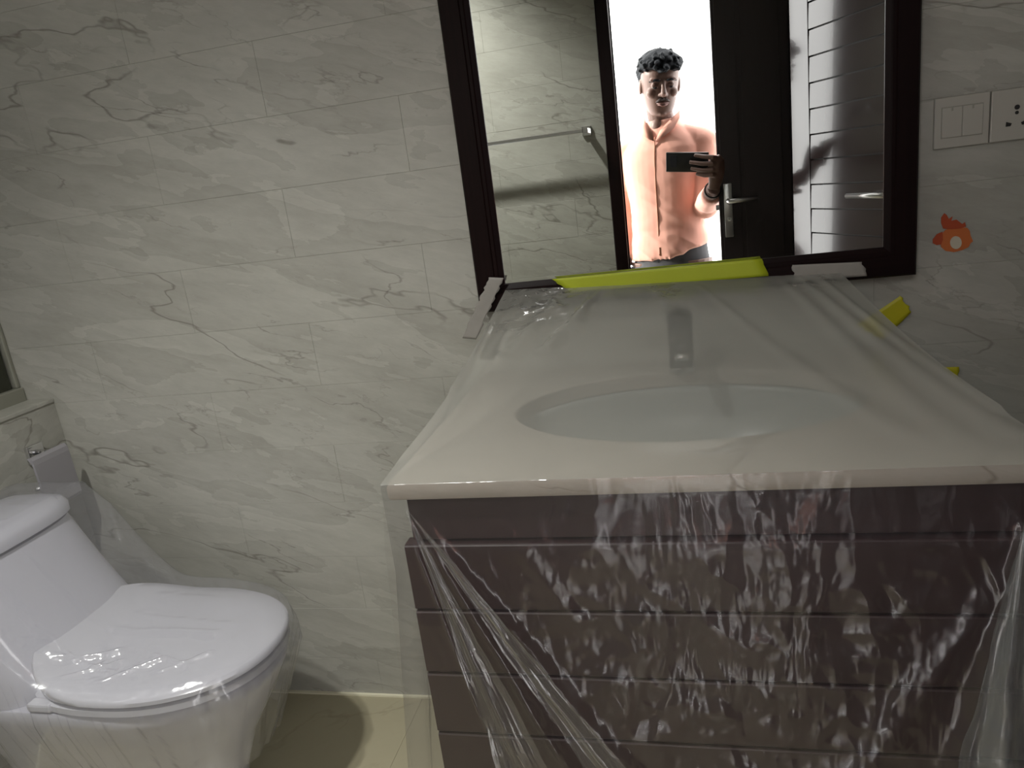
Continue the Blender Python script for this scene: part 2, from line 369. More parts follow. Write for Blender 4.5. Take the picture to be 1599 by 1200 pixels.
# glossy slatted leaf, opened into the room
ang = math.radians(25.5); Ud = Vector((math.sin(ang), math.cos(ang), 0)); Nd = Vector((-Ud.y, Ud.x, 0))  # face towards the room
Hg = Vector((.414, -1.445, 0)); TH = .036
def onleaf(bm):
    T = Matrix(((Ud.x, Nd.x, 0, Hg.x), (Ud.y, Nd.y, 0, Hg.y), (0,0,1,0), (0,0,0,1)))
    bmesh.ops.transform(bm, matrix=T, verts=bm.verts); return bm
LW = .58
bm = bmesh.new(); box(bm, 0, LW, -TH, -.010, .006, DH, .002)
leafb = struct(finish('door_3', onleaf(bm), M_DOOR))
for d in ((0, .103), (.500, LW)):
    bm = bmesh.new(); box(bm, *d, -.010, 0, .006, DH, .002); finish('stile', onleaf(bm), M_DOORG, leafb)
for d in ((.006, .15), (1.906, DH)):
    bm = bmesh.new(); box(bm, .103, .500, -.010, 0, *d, .002); finish('rail', onleaf(bm), M_DOORG, leafb)
PT = (1.624-.960)/8
z = 1.624 - PT*18
while z < 1.90:
    if z > .1:
        bm = bmesh.new()       # each slat leans a little, its lower edge proud
        a = [(-.010, z+.0015), (-.0005, z+.0015), (-.0030, z+PT-.0038), (-.010, z+PT-.0038)]
        l0 = [bm.verts.new((.1045, y, q)) for y, q in a]; l1 = [bm.verts.new((.499, y, q)) for y, q in a]
        bm.faces.new(l0); bm.faces.new(l1[::-1])
        for i in range(4): bm.faces.new((l0[i], l1[i], l1[(i+1)%4], l0[(i+1)%4]))
        finish('slat', onleaf(bm), M_DOORG, leafb)
    z += PT
p = Hg + Ud*.525; lever(leafb, (p.x, p.y, 1.090), Ud, Nd, -1, (.018, .205), .165)
bm = bmesh.new()
for zz in (.25, 1.05, 1.85): tube(bm, [(.428, -1.462, zz-.05), (.428, -1.462, zz+.05)], .006, 10)
finish('hinge', bm, M_STEEL, leafb)

# downlight housing in the ceiling
dl = empty('ceiling_downlight', (-.88, -1.22, ZC), 'small round recessed downlight in the white ceiling above the toilet', 'downlight')
bm = bmesh.new()
prof = [(.060,ZC-.0005),(.060,ZC-.004),(.047,ZC-.006),(.044,ZC-.0005)]
loft(bm, [[(-.88+r*math.cos(2*math.pi*k/32), -1.22+r*math.sin(2*math.pi*k/32), zz) for k in range(32)] for r, zz in prof+[prof[0]]], False, False)
finish('trim_ring', bm, M_SWITCH, dl, True); adopt(dl)

# ------------------------------------------------------------------ mirror
mir = empty('wall_mirror', (0, 0, 1.008), 'large wall mirror in a dark wooden frame above the vanity', 'mirror')
OX0, OX1, OZ0, OZ1 = -.4175, .4235, 1.008, 2.02
IX0, IX1, IZ0, IZ1 = -.357, .368, 1.064, 1.964
boxo('mirror_glass', (IX0-.008, IX1+.008, -.030, -.012, IZ0-.008, IZ1+.008), M_MIRROR, mir)
boxo('backing_board', (OX0+.01, OX1-.01, -.012, -.001, OZ0+.01, OZ1-.01), M_DOOR, mir)
def rail(o0, o1, i0, i1, mat):
    """mitred moulding between outer corners o and inner corners i (x, z)"""
    bm = bmesh.new(); rs = []
    for o, i in ((o0, i0), (o1, i1)):
        o, i = Vector(o), Vector(i)
        L = lambda t: o.lerp(i, t)
        rs.append([(L(t).x, y, L(t).y) for t, y in ((0,-.002),(0,-.036),(.06,-.040),(.66,-.040),(.70,-.0375),(.80,-.0375),(.84,-.036),(1,-.032),(1,-.0305),(1,-.002))])
    loft(bm, rs); return finish('frame_rail', bm, mat, mir)
oc = [(OX0,OZ0),(OX1,OZ0),(OX1,OZ1),(OX0,OZ1)]; ic = [(IX0,IZ0),(IX1,IZ0),(IX1,IZ1),(IX0,IZ1)]
for k in range(4): rail(oc[k], oc[(k+1)%4], ic[k], ic[(k+1)%4], M_WOOD_H if k%2 == 0 else M_WOOD)
adopt(mir)

# ------------------------------------------------------------------ vanity
FY = -.585; CT = .868
van = empty('vanity_cabinet', (0, -.3, 0), 'dark brown wooden vanity cabinet with horizontal boards, under the marble counter', 'cabinet')
CX0, CX1 = -.418, .412
bm = bmesh.new(); box(bm, CX0, CX0+.018, FY+.02, -.003, .08, .838); box(bm, CX1-.018, CX1, FY+.02, -.003, .08, .838)
box(bm, CX0+.018, CX1-.018, FY+.03, -.003, .08, .098); box(bm, CX0+.018, CX1-.018, -.02, -.003, .098, .838); finish('body', bm, M_CAB, van)
boxo('top_rail', (CX0, CX1, FY+.004, FY+.022, .766, .838), M_CAB, van, bev=.002)
boxo('plinth', (CX0+.03, CX1-.03, FY+.06, -.05, 0, .08), M_CAB, van)
pz = .762; k = 0
while pz > .1:
    z0 = max(pz-.1135, .085)
    bm = bmesh.new()      # board with a rounded-over top edge and a groove below
    pr = [(FY+.02, z0+.0015), (FY-.002, z0+.0015), (FY-.006, z0+.006), (FY-.006, pz-.003), (FY-.0045, pz-.0012), (FY-.002, pz-.0004), (FY+.02, pz)]
    loft(bm, [[(x, y, q) for y, q in pr] for x in (CX0-.012, CX1+.012)]); finish('board', bm, M_CAB, van)
    pz = z0; k += 1
adopt(van)
# counter with an oval hole and the basin hung in it
BX, BY, BA, BB = -.010, -.285, .292, .192
ctr = empty('vanity_counter', (0, -.3, .84), 'cream marble counter slab with rounded front edge and an oval basin opening', 'counter')
KX0, KX1, KY0, KY1 = -.437, .432, -.600, -.001
N = 96; bm = bmesh.new(); inner = []; outer = []
for i in range(N):
    t = 2*math.pi*i/N; c, s = math.cos(t), math.sin(t)
    inner.append((BX+BA*c, BY+BB*s))
    k = min(((KX1-.008-BX)/c if c > 1e-6 else 9, (KX0+.008-BX)/c if c < -1e-6 else 9)); q = min(((KY1-BY)/s if s > 1e-6 else 9, (KY0+.008-BY)/s if s < -1e-6 else 9))
    k = min(k, q); outer.append((BX+k*c, BY+k*s))
# snap nearest ring points to the rectangle corners
for cx, cy in ((KX1-.008,KY1),(KX0+.008,KY1),(KX0+.008,KY0+.008),(KX1-.008,KY0+.008)):
    j = min(range(N), key=lambda i: (outer[i][0]-cx)**2+(outer[i][1]-cy)**2); outer[j] = (cx, cy)
def grow(p, e):
    x, y = p
    if x >= KX1-.0081: x += e
    if x <= KX0+.0081: x -= e
    if y <= KY0+.0081: y -= e
    return x, y
rings = [[(x, y, .838) for x, y in inner], [(x, y, CT-.003) for x, y in inner], [(BX+(x-BX)*1.012, BY+(y-BY)*1.015, CT) for x, y in inner], [(x, y, CT) for x, y in outer],
         [(*grow(p, .0055), CT-.0025) for p in outer], [(*grow(p, .008), CT-.008) for p in outer], [(*grow(p, .008), .846) for p in outer], [(*grow(p, .0055), .840) for p in outer], [(*grow(p, 0), .838) for p in outer], [(x, y, .838) for x, y in inner]]
loft(bm, rings, False, False); bmesh.ops.remove_doubles(bm, verts=bm.verts, dist=1e-5); finish('slab', bm, M_COUNTER, ctr, auto=35)
adopt(ctr)
bas = empty('wash_basin', (BX, BY, .70), 'oval white undermount wash basin set into the marble counter', 'basin')
bm = bmesh.new(); prof = [(1.06,.836),(1.0,.836),(.985,.825),(.95,.79),(.86,.745),(.68,.715),(.4,.703),(.10,.700)]
ring = lambda k, zz, o=0: [(BX+(BA*k+o)*math.cos(2*math.pi*i/64), BY+(BB*k+o)*math.sin(2*math.pi*i/64), zz) for i in range(64)]
loft(bm, [ring(k, zz) for k, zz in prof] + [ring(k, zz-.012, .006) for k, zz in prof[::-1]], False, False)
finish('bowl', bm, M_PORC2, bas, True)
bm = bmesh.new(); 
loft(bm, [[(BX+r*math.cos(2*math.pi*i/32), BY+r*math.sin(2*math.pi*i/32), zz) for i in range(32)] for r, zz in ((.032,.7005),(.032,.704),(.024,.705),(.022,.701),(.004,.701))]); finish('drain', bm, M_CHROME, bas, auto=40)
adopt(bas)
# tap
TX, TY = -.008, -.085
tap = empty('basin_tap', (TX, TY, CT), 'chrome single-lever basin tap standing behind the oval basin under plastic', 'tap')
def cyl(r, z0, z1, x=TX, y=TY, n=32): return [[(x+rr*math.cos(2*math.pi*i/n), y+rr*math.sin(2*math.pi*i/n), zz) for i in range(n)] for rr, zz in ((r-.002, z0), (r, z0+.002), (r, z1-.002), (r-.002, z1))]
bm = bmesh.new(); loft(bm, cyl(.029, CT, CT+.010)); finish('base_ring', bm, M_CHROME, tap, auto=40)
bm = bmesh.new(); loft(bm, cyl(.0235, CT+.010, CT+.092)); finish('tap_body', bm, M_DKCHROME, tap, auto=40)
bm = bmesh.new(); tube(bm, [(TX,TY,CT+.066),(TX,TY-.05,CT+.074),(TX,TY-.10,CT+.072),(TX,TY-.118,CT+.060)], [.017,.016,.015,.013], 20); finish('spout', bm, M_DKCHROME, tap, True)
bm = bmesh.new(); tube(bm, [(TX,TY-.117,CT+.062),(TX,TY-.120,CT+.050)], .012, 20); finish('aerator', bm, M_CHROME, tap, True)
bm = bmesh.new(); loft(bm, cyl(.0245, CT+.094, CT+.112)); ell(bm, (TX, TY, CT+.112), (.0235,.0235,.009)); tube(bm, [(TX,TY,CT+.108),(TX,TY-.04,CT+.114),(TX,TY-.070,CT+.116)], [.010,.007,.006], 14, flat=1.8); finish('lever', bm, M_DKCHROME, tap, auto=50)
adopt(tap)

# ------------------------------------------------------------------ the sheet of plastic over the vanity
FL, FR = at(785,452,-.045), at(1352,434,-.045)
TL, TR = Vector((-.356,-.0425,1.052)), Vector((.292,-.0445,1.026))
EL, ER = Vector((-.441,-.606,CT+.003)), Vector((.436,-.606,CT+.003))
def seg_fold(P, a, b, w, amp):        # ridge along a segment, tapering in from its first end
    ax, ay = a; bx, by = b; dx, dy = bx-ax, by-ay; L2 = dx*dx+dy*dy
    t = ((P[0]-ax)*dx+(P[1]-ay)*dy)/L2; tt = min(max(t, 0), 1)
    d = math.hypot(P[0]-ax-dx*tt, P[1]-ay-dy*tt)
    return amp*(.25+.75*tt)*G(d, w*(.35+.65*tt))
def nz3(x, y, z, s): return noise.noise(Vector((x*s, y*s, z*s)))
def ridged(x, y, z, s): return 1-abs(noise.noise(Vector((x*s, y*s, z*s))))*2
# tent part, coordinates: s across 0..1, t from the tape 0 to the counter edge 1
TF = [((.02,.0),(.0,.6),.02,.010), ((.08,.0),(.03,.9),.03,.008), ((.20,.0),(.10,.45),.03,.014), ((.32,.0),(.20,.40),.022,.016),((.28,.0),(.26,.30),.02,.010), ((.12,0),(.20,.16),.02,.012),
      ((.88,.0),(.97,.9),.03,.014), ((.83,.0),(.90,.95),.035,.012), ((.93,0),(1.0,.8),.02,.010), ((.60,.05),(.86,.98),.03,.008), ((.48,0),(.49,.25),.04,.010)]
def tent(s, t):
    a = TL.lerp(TR, s); b = EL.lerp(ER, s)
    p = a.lerp(b, t)
    sag = -.006*math.sin(math.pi*t)*math.sin(math.pi*min(max(s,0),1))**.5
    e = min(1, t*12)*min(1, (1-t)*9)
    h = sum(seg_fold((s,t), *q) for q in TF)*e*.55 + .006*nz3(s*1.3, t, 5, 2.2)*e + .0022*nz3(s*2.2, t*1.0, 9, 8)*e*max(.12, 1-t*2.2, )*(1.6-s)
    inset = .018*math.sin(math.pi*t)*(1-2*s)*(abs(1-2*s)**3)
    return Vector((p.x+inset, p.y, p.z+sag+h))
FF = []
for a, b, w, amp in [((632,785),(820,1215),.014,.020), ((636,790),(760,1090),.007,.010), ((640,785),(905,1190),.012,.020), ((650,790),(1010,1210),.016,.016), ((650,800),(790,960),.012,.008),
                     ((1592,820),(1480,1200),.020,.030), ((1600,850),(1540,1200),.02,.02), ((1560,880),(1330,1200),.03,.014), ((770,790),(900,960),.02,.006)]:
    A, B = at(*a, -.61), at(*b, -.61); FF.append(((A.x,A.z),(B.x,B.z),w,amp))
def fall(s, d):                       # d = drop below the counter's top edge
    x = EL.x+(ER.x-EL.x)*s; z = CT+.003-d
    e = min(1, max(0, (d-.03))*14)
    x2 = x + (s-.5)*.10*d
    h = sum(seg_fold((x2,z), *q) for q in FF)
    cr = .010*(ridged(x2, z*.7, 1.3, 4.3)-.5) + .0065*(ridged(x2+.1*nz3(x2,z,3,6), z*.8, 4.1, 9.5)-.5) + .0030*(ridged(x2+.05*nz3(x2,z,8,12), z, 7.7, 23)-.5)
    k = .25+.75*max(G(x2-.05,.30)*min(1,d*3.2), G(x2-.40,.15)*.6)
    y = -.611 - e*(.010 + h + cr*k + .03*d)
    return Vector((x2, min(y, -.6065), z))
NS, NT, NF = 360, 200, 300
def grid(name, rows, mat, parent):
    me = bpy.data.meshes.new(name); nr, nc = len(rows), len(rows[0])
    me.from_pydata([tuple(p) for r in rows for p in r], [], [(i*nc+j, i*nc+j+1, (i+1)*nc+j+1, (i+1)*nc+j) for i in range(nr-1) for j in range(nc-1)])
    return link(name, me, mat, parent, True)
sheet = empty('plastic_sheet', (0,-.61,.02), 'milky plastic dust sheet taped under the mirror and draped over the whole vanity', 'plastic sheet')
rows = [[tent(j/NS, i/NT) for j in range(NS+1)] for i in range(NT+1)]
rows += [[rows[-1][j]+Vector((0, -.0035*k, -.0012*k*k)) for j in range(NS+1)] for k in (1,)]
tt = grid('tent', rows, M_TENT, sheet)
av = tt.data.attributes.new('crumple', 'FLOAT', 'POINT')
av.data.foreach_set('value', [.035+.95*max(G(j/NS-.10,.14)*G(max(0,i/NT-.03),.24), .6*G(j/NS-.5,.05)*G(i/NT,.12), .35*G(j/NS-.9,.1)*G(i/NT,.12)) for i in range(len(rows)) for j in range(NS+1)])
rows2 = [[fall(j/NS, .8*i/NF) if i else rows[-1][j] for j in range(NS+1)] for i in range(NF+1)]
ff = grid('front_fall', rows2, M_FRONT, sheet)
av = ff.data.attributes.new('crumple', 'FLOAT', 'POINT')
av.data.foreach_set('value', [min(1, .10+.9*max(G(p.x-.03,.26)*min(1, (CT-p.z)*4+.25)*(1 if p.z > .38 else .6), G(p.x-.36,.10)*.5*min(1, max(0, .75-p.z)*3))) for r in rows2 for p in r])
def fold(name, apex, b0, b1, Y, mat, waves, amp):
    A, B0, B1 = at(*apex, Y), at(*b0, Y), at(*b1, Y); rows = []
    for i in range(121):
        t = i/120; r = []
        for j in range(49):
            u = j/48; p = A.lerp(B0.lerp(B1, u), t)
            wob = .006*nz3(p.x, p.z, u*2, 9)*min(1, t*3)
            y = Y - .006 - t*(amp*(.5+.5*math.cos(u*waves*6.283+1.5*math.sin(t*3)))+.014*t) - .006*ridged(p.x*1.5, p.z, 4, 11)*min(1, t*2)
            r.append(Vector((p.x+wob*(1 if j in (0,48) else .6), y, p.z)))
        rows.append(r)
    return grid(name, rows, mat, sheet)
fold('fold', (1600,800), (1470,1225), (1700,1225), -.640, M_FOLD, 2.5, .020)
fold('fold', (633,786), (800,1220), (880,1220), -.640, M_FOLDT, 1.5, .012)
fold('fold', (634,788), (950,1220), (1015,1220), -.650, M_FOLDT, 1.5, .012)
# sides: they hang from the edge of the tent, flaring a little towards the floor
for sd, s in ((-1, 0.0), (1, 1.0)):
    rr = []
    for i in range(0, NT+1, 3):
        P = tent(s, i/NT); col = []
        for k in range(60):
            u = k/59; yb = P.y
            drop = (P.z-.07)*u
            x = max(abs(P.x)+.004, min(abs(P.x)+.6*drop, .446)) if k else abs(P.x)
            fl = .10*max(0, drop-.15) + .012*u*math.sin(yb*42+u*3)
            col.append(Vector((sd*(x+fl), yb, P.z-drop)))
        rr.append(col)
    grid('side_fall', rr, M_SIDE, sheet)
adopt(sheet)

# ------------------------------------------------------------------ tapes
def strip(name, quad, Y, mat, nu=24, nv=6, lift=.0015, torn=.0025, th=.0006):
    """quad of (x, z): top-left, top-right, bottom-right, bottom-left"""
    TLq, TRq, BRq, BLq = [Vector(q) for q in quad]; rows = []
    for j in range(nv+1):
        v = j/nv; r = []
        for i in range(nu+1):
            u = i/nu; p = TLq.lerp(TRq, u).lerp(BLq.lerp(BRq, u), v)
            if i in (0, nu): p.x += torn*(random.random()-.5)*2
            r.append(Vector((p.x, Y - lift*(.5+.5*nz3(p.x, p.y, 2, 22)), p.y)))
        rows.append(r)
    o = grid(name, rows, mat, None); m = o.modifiers.new('s', 'SOLIDIFY'); m.thickness = th
    return o
def q(pts, Y): return [(at(x, y, Y).x, at(x, y, Y).z) for x, y in pts]
tag(strip('tape_strip', q([(862,436),(1188,404),(1200,431),(893,457)], -.046), -.0465, M_YEL), 'long yellow-green tape strip along the lower rail of the mirror', 'tape')
tag(strip('tape_strip', q([(1236,414),(1345,409),(1356,431),(1242,439)], -.046), -.0465, M_MASK), 'whitish masking tape on the right end of the mirror lower rail', 'tape')
t = strip('tape_strip', q([(765,433),(787,434),(744,530),(722,528)], -.046), -.0465, M_MASK, 8, 24); tag(t, 'creased white masking tape hanging over the lower left corner of the mirror', 'tape')
o = strip('tape_strip', q([(1338,508),(1408,461),(1424,487),(1378,532)], -.004), -.004, M_YEL2, torn=.006); tag(o, 'torn bright yellow tape stuck slantwise on the tiled wall right of the basin', 'tape')
o = strip('tape_strip', q([(1462,574),(1496,573),(1498,598),(1475,603)], -.004), -.004, M_YEL2, 10, 4); tag(o, 'small dull yellow tape patch low on the wall beside the plastic edge', 'tape')

# ------------------------------------------------------------------ switch, socket, sticker
SZ0, SZ1 = 1.2265, 1.313
def plate(name, x0, x1, label, cat):
    e = empty(name, ((x0+x1)/2, 0, SZ0), label, cat); boxo('plate', (x0, x1, -.009, 0, SZ0, SZ1), M_SWITCH, e, bev=.0015); return e
sw = plate('light_switch', .456, .5435, 'square cream double rocker light switch right of the mirror', 'switch')
boxo('recess', (.4665, .5335, -.0094, -.008, SZ0+.0165, SZ1-.0165), M_GROUT, sw)
for a in (.4675, .5005):
    r = boxo('rocker', (a, a+.032, -.0115, -.0085, SZ0+.0178, SZ1-.0178), M_SWITCH, sw, bev=.0008)
    boxo('mark', (a+.0145, a+.0175, -.0119, -.0113, SZ1-.024, SZ1-.0185), M_GROUT, r)
adopt(sw)
so = plate('power_socket', .546, .6335, 'square cream multi-pin power socket at the right edge beside the switch', 'socket')
bm = bmesh.new(); cx, cz = .586, 1.267
tube(bm, [(cx,-.0088,cz+.014),(cx,-.0096,cz+.014)], .0042, 16); tube(bm, [(cx,-.0088,cz+.005),(cx,-.0096,cz+.005)], .0030, 16)
for sx in (-1, 1):
    prism(bm, [(cx+sx*.007, cz-.012),(cx+sx*.016, cz-.0085),(cx+sx*.0165, cz-.0165),(cx+sx*.009, cz-.0165)], -.0096, -.0088)
finish('pin_hole', bm, M_BLACK, so); adopt(so)
st = empty('wall_sticker', (.50,0,1.04), 'peeling orange wall sticker with a cream oval, below the light switch', 'sticker')
def blob(name, pts, Y, mat, parent):
    P = q(pts, -.002); bm = bmesh.new(); prism(bm, P, Y, Y+.0008); return finish(name, bm, mat, parent)
def oval(cx, cy, a, b, rot=0, n=28, wob=0): return [(cx+a*math.cos(t)*math.cos(rot)-b*math.sin(t)*math.sin(rot)+wob*math.sin(3*t+1), cy+a*math.cos(t)*math.sin(rot)+b*math.sin(t)*math.cos(rot)) for t in [2*math.pi*i/n for i in range(n)]]
blob('sticker_body', [(1471,366),(1477,359),(1488,356),(1500,355),(1511,356),(1515,361),(1516,368),(1520,377),(1516,380),(1513,386),(1503,391),(1490,394),(1477,392),(1470,386),(1469,376)], -.0020, M_ORANGE, st)
blob('sticker_wing', [(1472,362),(1463,366),(1457,374),(1457,380),(1463,383),(1470,382),(1473,374)], -.0026, M_ORANGE2, st)
blob('sticker_tuft', [(1473,357),(1470,348),(1470,340),(1475,333),(1479,336),(1482,342),(1488,338),(1486,345),(1494,343),(1503,350),(1507,347),(1509,354),(1500,357),(1488,358),(1480,358)], -.0026, M_ORANGE2, st)
blob('sticker_oval', oval(1493, 379, 9, 10, 0), -.0028, M_CREAM, st)
adopt(st)

# ------------------------------------------------------------------ toilet
TCY = -.385
toi = empty('toilet', (-1.2, TCY, 0), 'white one-piece toilet with closed lid standing against the left wall', 'toilet')
XB = XL+.012
def plan(xb, xf, hw, zz, n=64, pb=5, pf=2.15, yc=TCY):
    """plan outline: squarish at the back, egg-shaped at the front"""
    xm = xf-.27 if xf-xb > .4 else (xb+xf)/2; out = []
    for i in range(n):
        t = 2*math.pi*i/n; c, s = math.cos(t), math.sin(t)
        if c >= 0: e = 2/pf; x = xm+(xf-xm)*abs(c)**e
        else: e = 2/pb; x = xm-(xm-xb)*abs(c)**e
        y = yc + hw*math.copysign(abs(s)**e, s)
        out.append(Vector((x, y, zz)))
    return out
bm = bmesh.new()
loft(bm, [plan(XB+.10,-1.02,.105,0), plan(XB+.10,-1.005,.110,.03), plan(XB+.08,-.985,.112,.12), plan(XB+.06,-.940,.130,.22), plan(XB+.03,-.882,.165,.31), plan(XB+.01,-.850,.186,.37), plan(XB,-.842,.190,.395), plan(XB,-.846,.187,.402), plan(XB+.02,-.90,.16,.403)])
finish('bowl', bm, M_PORC, toi, auto=50)
bm = bmesh.new()     # tank body sweeping down to the hinge of the lid
tk = [(-1.235,.190,.403,3),(-1.245,.190,.440,3),(-1.262,.188,.470,3),(-1.282,.186,.50,3),(-1.312,.181,.55,3),(-1.342,.175,.61,3),(-1.370,.170,.668,3)]
loft(bm, [plan(XB, xf, hw, zz, 56, 6, pf) for xf, hw, zz, pf in tk]); finish('tank', bm, M_PORC, toi, auto=50)
bm = bmesh.new()
loft(bm, [plan(XB,-1.372,.172,.671,56,6,3), plan(XB-.002,-1.364,.178,.676,56,6,3), plan(XB-.002,-1.364,.178,.694,56,6,3), plan(XB+.004,-1.374,.170,.706,56,6,3), plan(XB+.03,-1.40,.145,.713,56,6,3), plan(XB+.07,-1.46,.08,.716,56,6,3)])
finish('tank_lid', bm, M_PORC, toi, auto=50)
bm = bmesh.new(); tube(bm, [(-1.47,TCY,.714),(-1.47,TCY,.721)], [.022,.020], 24); finish('flush_button', bm, M_CHROME, toi, auto=40)
def rise(x): return .047*max(0, min(1.1, (-1.13-x)/.165))**1.7
def seatring(xb, xf, hw, zz, up=0): # the back follows the curved hinge line
    pts = plan(xb-.040, xf, hw, zz, 96, 2.9, 2.2)
    return [Vector((p.x, p.y, zz)) for p in pts] if not up else [Vector((xx, p.y, zz+rise(xx))) for p in pts for xx in (p.x,)]
bm = bmesh.new(); loft(bm, [seatring(-1.290,-.846,.186,.404), seatring(-1.292,-.838,.194,.407), seatring(-1.292,-.838,.194,.420), seatring(-1.290,-.844,.188,.423)]); finish('seat', bm, M_SEATP, toi, auto=50)
bm = bmesh.new()
loft(bm, [seatring(-1.272,-.842,.190,.4265), seatring(-1.274,-.835,.197,.430,1), seatring(-1.274,-.835,.197,.438,1), seatring(-1.272,-.842,.190,.4445,1), seatring(-1.262,-.880,.155,.449,1), seatring(-1.22,-.98,.07,.452,1)])
finish('lid', bm, M_SEATP, toi, auto=50)
for sy in (-1, 1):
    boxo('hinge_cap', (-1.270,-1.215, TCY+sy*.178-.012, TCY+sy*.178+.012, .405,.424), M_SEATP, toi, bev=.005)
adopt(toi)
# clear bag: a draped film, radial fan over the top and down the sides
def toi_top(x, y):
    """height of the film above the toilet at plan point"""
    lid = .462; tank = .728
    t = (x+1.372)/.115                       # bridge between tank and lid
    if t <= 0: return tank
    if t >= 1.6: return lid+.012*math.exp(-(t-1.6)*1.5)
    u = t/1.6; k = 1-(1-u)**1.35; return (tank-.004)*(1-k) + (lid+.012)*k
bag = empty('plastic_bag_cover', (-1.2, TCY, .2), 'clear crinkled plastic cover wrapped around the toilet', 'plastic cover')
NA, NR, ND = 480, 120, 80
def outline(a, off):
    c, s = math.cos(a), math.sin(a); cx = -1.15
    # radial extent of an egg/rect union in direction a
    lo, hi = 0, .7
    def inside(x, y):
        yy = abs(y-TCY)
        if x < XL+.006: return False
        if x > -1.10: 
            k = ((x+1.10)/(.262+off)); return k < 1 and yy < (.200+off)*(1-k**2.15)**(1/2.15)
        if x > -1.34: return yy < .200+off
        w = .200+off - .018*min(1, (-1.34-x)/.03)
        return yy < w
    for _ in range(22):
        m = (lo+hi)/2
        if inside(cx+c*m, TCY+s*m): lo = m
        else: hi = m
    return lo
BF = [((-1.56,-.42),(-.96,-.40),.014,.008), ((-1.45,-.33),(-.92,-.37),.012,.004), ((-1.45,-.25),(-1.0,-.30),.03,.010), ((-1.27,-.555),(-1.13,-.47),.010,.011), ((-1.19,-.565),(-1.10,-.50),.009,.010), ((-1.10,-.555),(-1.02,-.49),.009,.010), ((-1.00,-.52),(-.93,-.46),.009,.009), ((-1.24,-.50),(-1.10,-.53),.008,.008), ((-1.05,-.47),(-.95,-.50),.008,.006), ((-1.36,-.2),(-1.2,-.20),.03,.010), ((-1.5,-.45),(-1.30,-.56),.02,.014)]
rows = []
for i in range(NR+ND+1):
    r = []
    for j in range(NA+1):
        a = 2*math.pi*j/NA; c, s = math.cos(a), math.sin(a)
        R0 = outline(a, .010)
        if i <= NR:
            f = (i/NR)
            x, y = -1.15+c*R0*f, TCY+s*R0*f
            zz = toi_top(x, y)
            edge = max(0, (f-.90)/.10)
            zz -= .010*edge**2
            h = sum(seg_fold((x,y), *q_) for q_ in BF) + .004*(nz3(x,y,0,9)) + .0022*ridged(x,y,3,18)
            zz += max(0, h)*(1-edge**2)
            p = Vector((x, y, zz))
        else:
            d = (i-NR)/ND; top = toi_top(-1.15+c*R0, TCY+s*R0)-.010
            bot = .20 + .05*nz3(c, s, 4, 2)
            zz = top + (bot-top)*d
            ins = .0 if zz > .40 else (.40-zz)*.42
            fold = (.010*nz3(c*2, s*2, zz*1.2, 3.6) + .006*ridged(c*3+zz, s*3, zz*.8, 3.7))*min(1, d*6) + .006*min(1, d*8)
            R = R0 - ins*(.5+.5*max(0, c)) + fold
            x = max(-1.15+c*R, XL+.004)
            if c < -.5: zz = max(zz, .45*min(1,(-c-.5)*3)) if False else zz
            p = Vector((x, TCY+s*R, zz))
        r.append(p)
    rows.append(r)
bg = grid('bag_film', rows, M_BAG, bag)
av = bg.data.attributes.new('crumple', 'FLOAT', 'POINT')
av.data.foreach_set('value', [min(1, .06+.9*(G(p.x+1.14,.17)*G(p.y+.52,.05) + .7*G(p.x+1.30,.05)*G(p.y+.20,.06) + (.16 if i > NR+6 else 0))) for i, r in enumerate(rows) for p in r]); adopt(bag)

# ------------------------------------------------------------------ paper holder
ph = empty('toilet_paper_holder', (XL, -.10, .76), 'chrome toilet paper holder with hanging metal flap on the left wall beside the tank', 'paper holder')
boxo('wall_plate', (XL, XL+.012, -.126, -.080, .742, .788), M_CHROME, ph, bev=.002)
bm = bmesh.new(); tube(bm, [(XL+.010,-.103,.768),(XL+.062,-.112,.768)], .007, 12); finish('arm', bm, M_CHROME, ph, True)
bm = bmesh.new(); tube(bm, [(XL+.066,-.178,.772),(XL+.066,-.070,.772)], .006, 14); finish('hinge_bar', bm, M_CHROME, ph, True)
bm = bmesh.new(); 
pr = [(.062,.778),(.071,.779),(.076,.772),(.078,.760),(.080,.650),(.077,.642),(.074,.650),(.072,.760)]
loft(bm, [[(XL+x, y, zz) for x, zz in pr] for y in (-.180,-.074)]); finish('cover_flap', bm, M_PAPER, ph)
bm = bmesh.new(); tube(bm, [(XL+.062,-.115,.768),(XL+.05,-.07,.74),(XL+.05,-.062,.70),(XL+.05,-.07,.695),(XL+.05,-.17,.695)], .005, 12); finish('paper_bar', bm, M_CHROME, ph, True)
adopt(ph)

# ------------------------------------------------------------------ towel bar on the door wall
tb = empty('towel_bar', (-.55, YD, 1.42), 'chrome towel bar on the tiled wall left of the doorway, seen in the mirror', 'towel bar')
for x in (-.325, -.915):
    boxo('end_bracket', (x-.018, x+.018, YD, YD+.010, 1.400, 1.436), M_CHROME, tb, bev=.002)
    boxo('end_post', (x-.010, x+.010, YD+.010, YD+.072, 1.408, 1.428), M_CHROME, tb, bev=.002)
boxo('bar', (-.915, -.325, YD+.058, YD+.070, 1.411, 1.425), M_CHROME, tb, bev=.002)
adopt(tb)

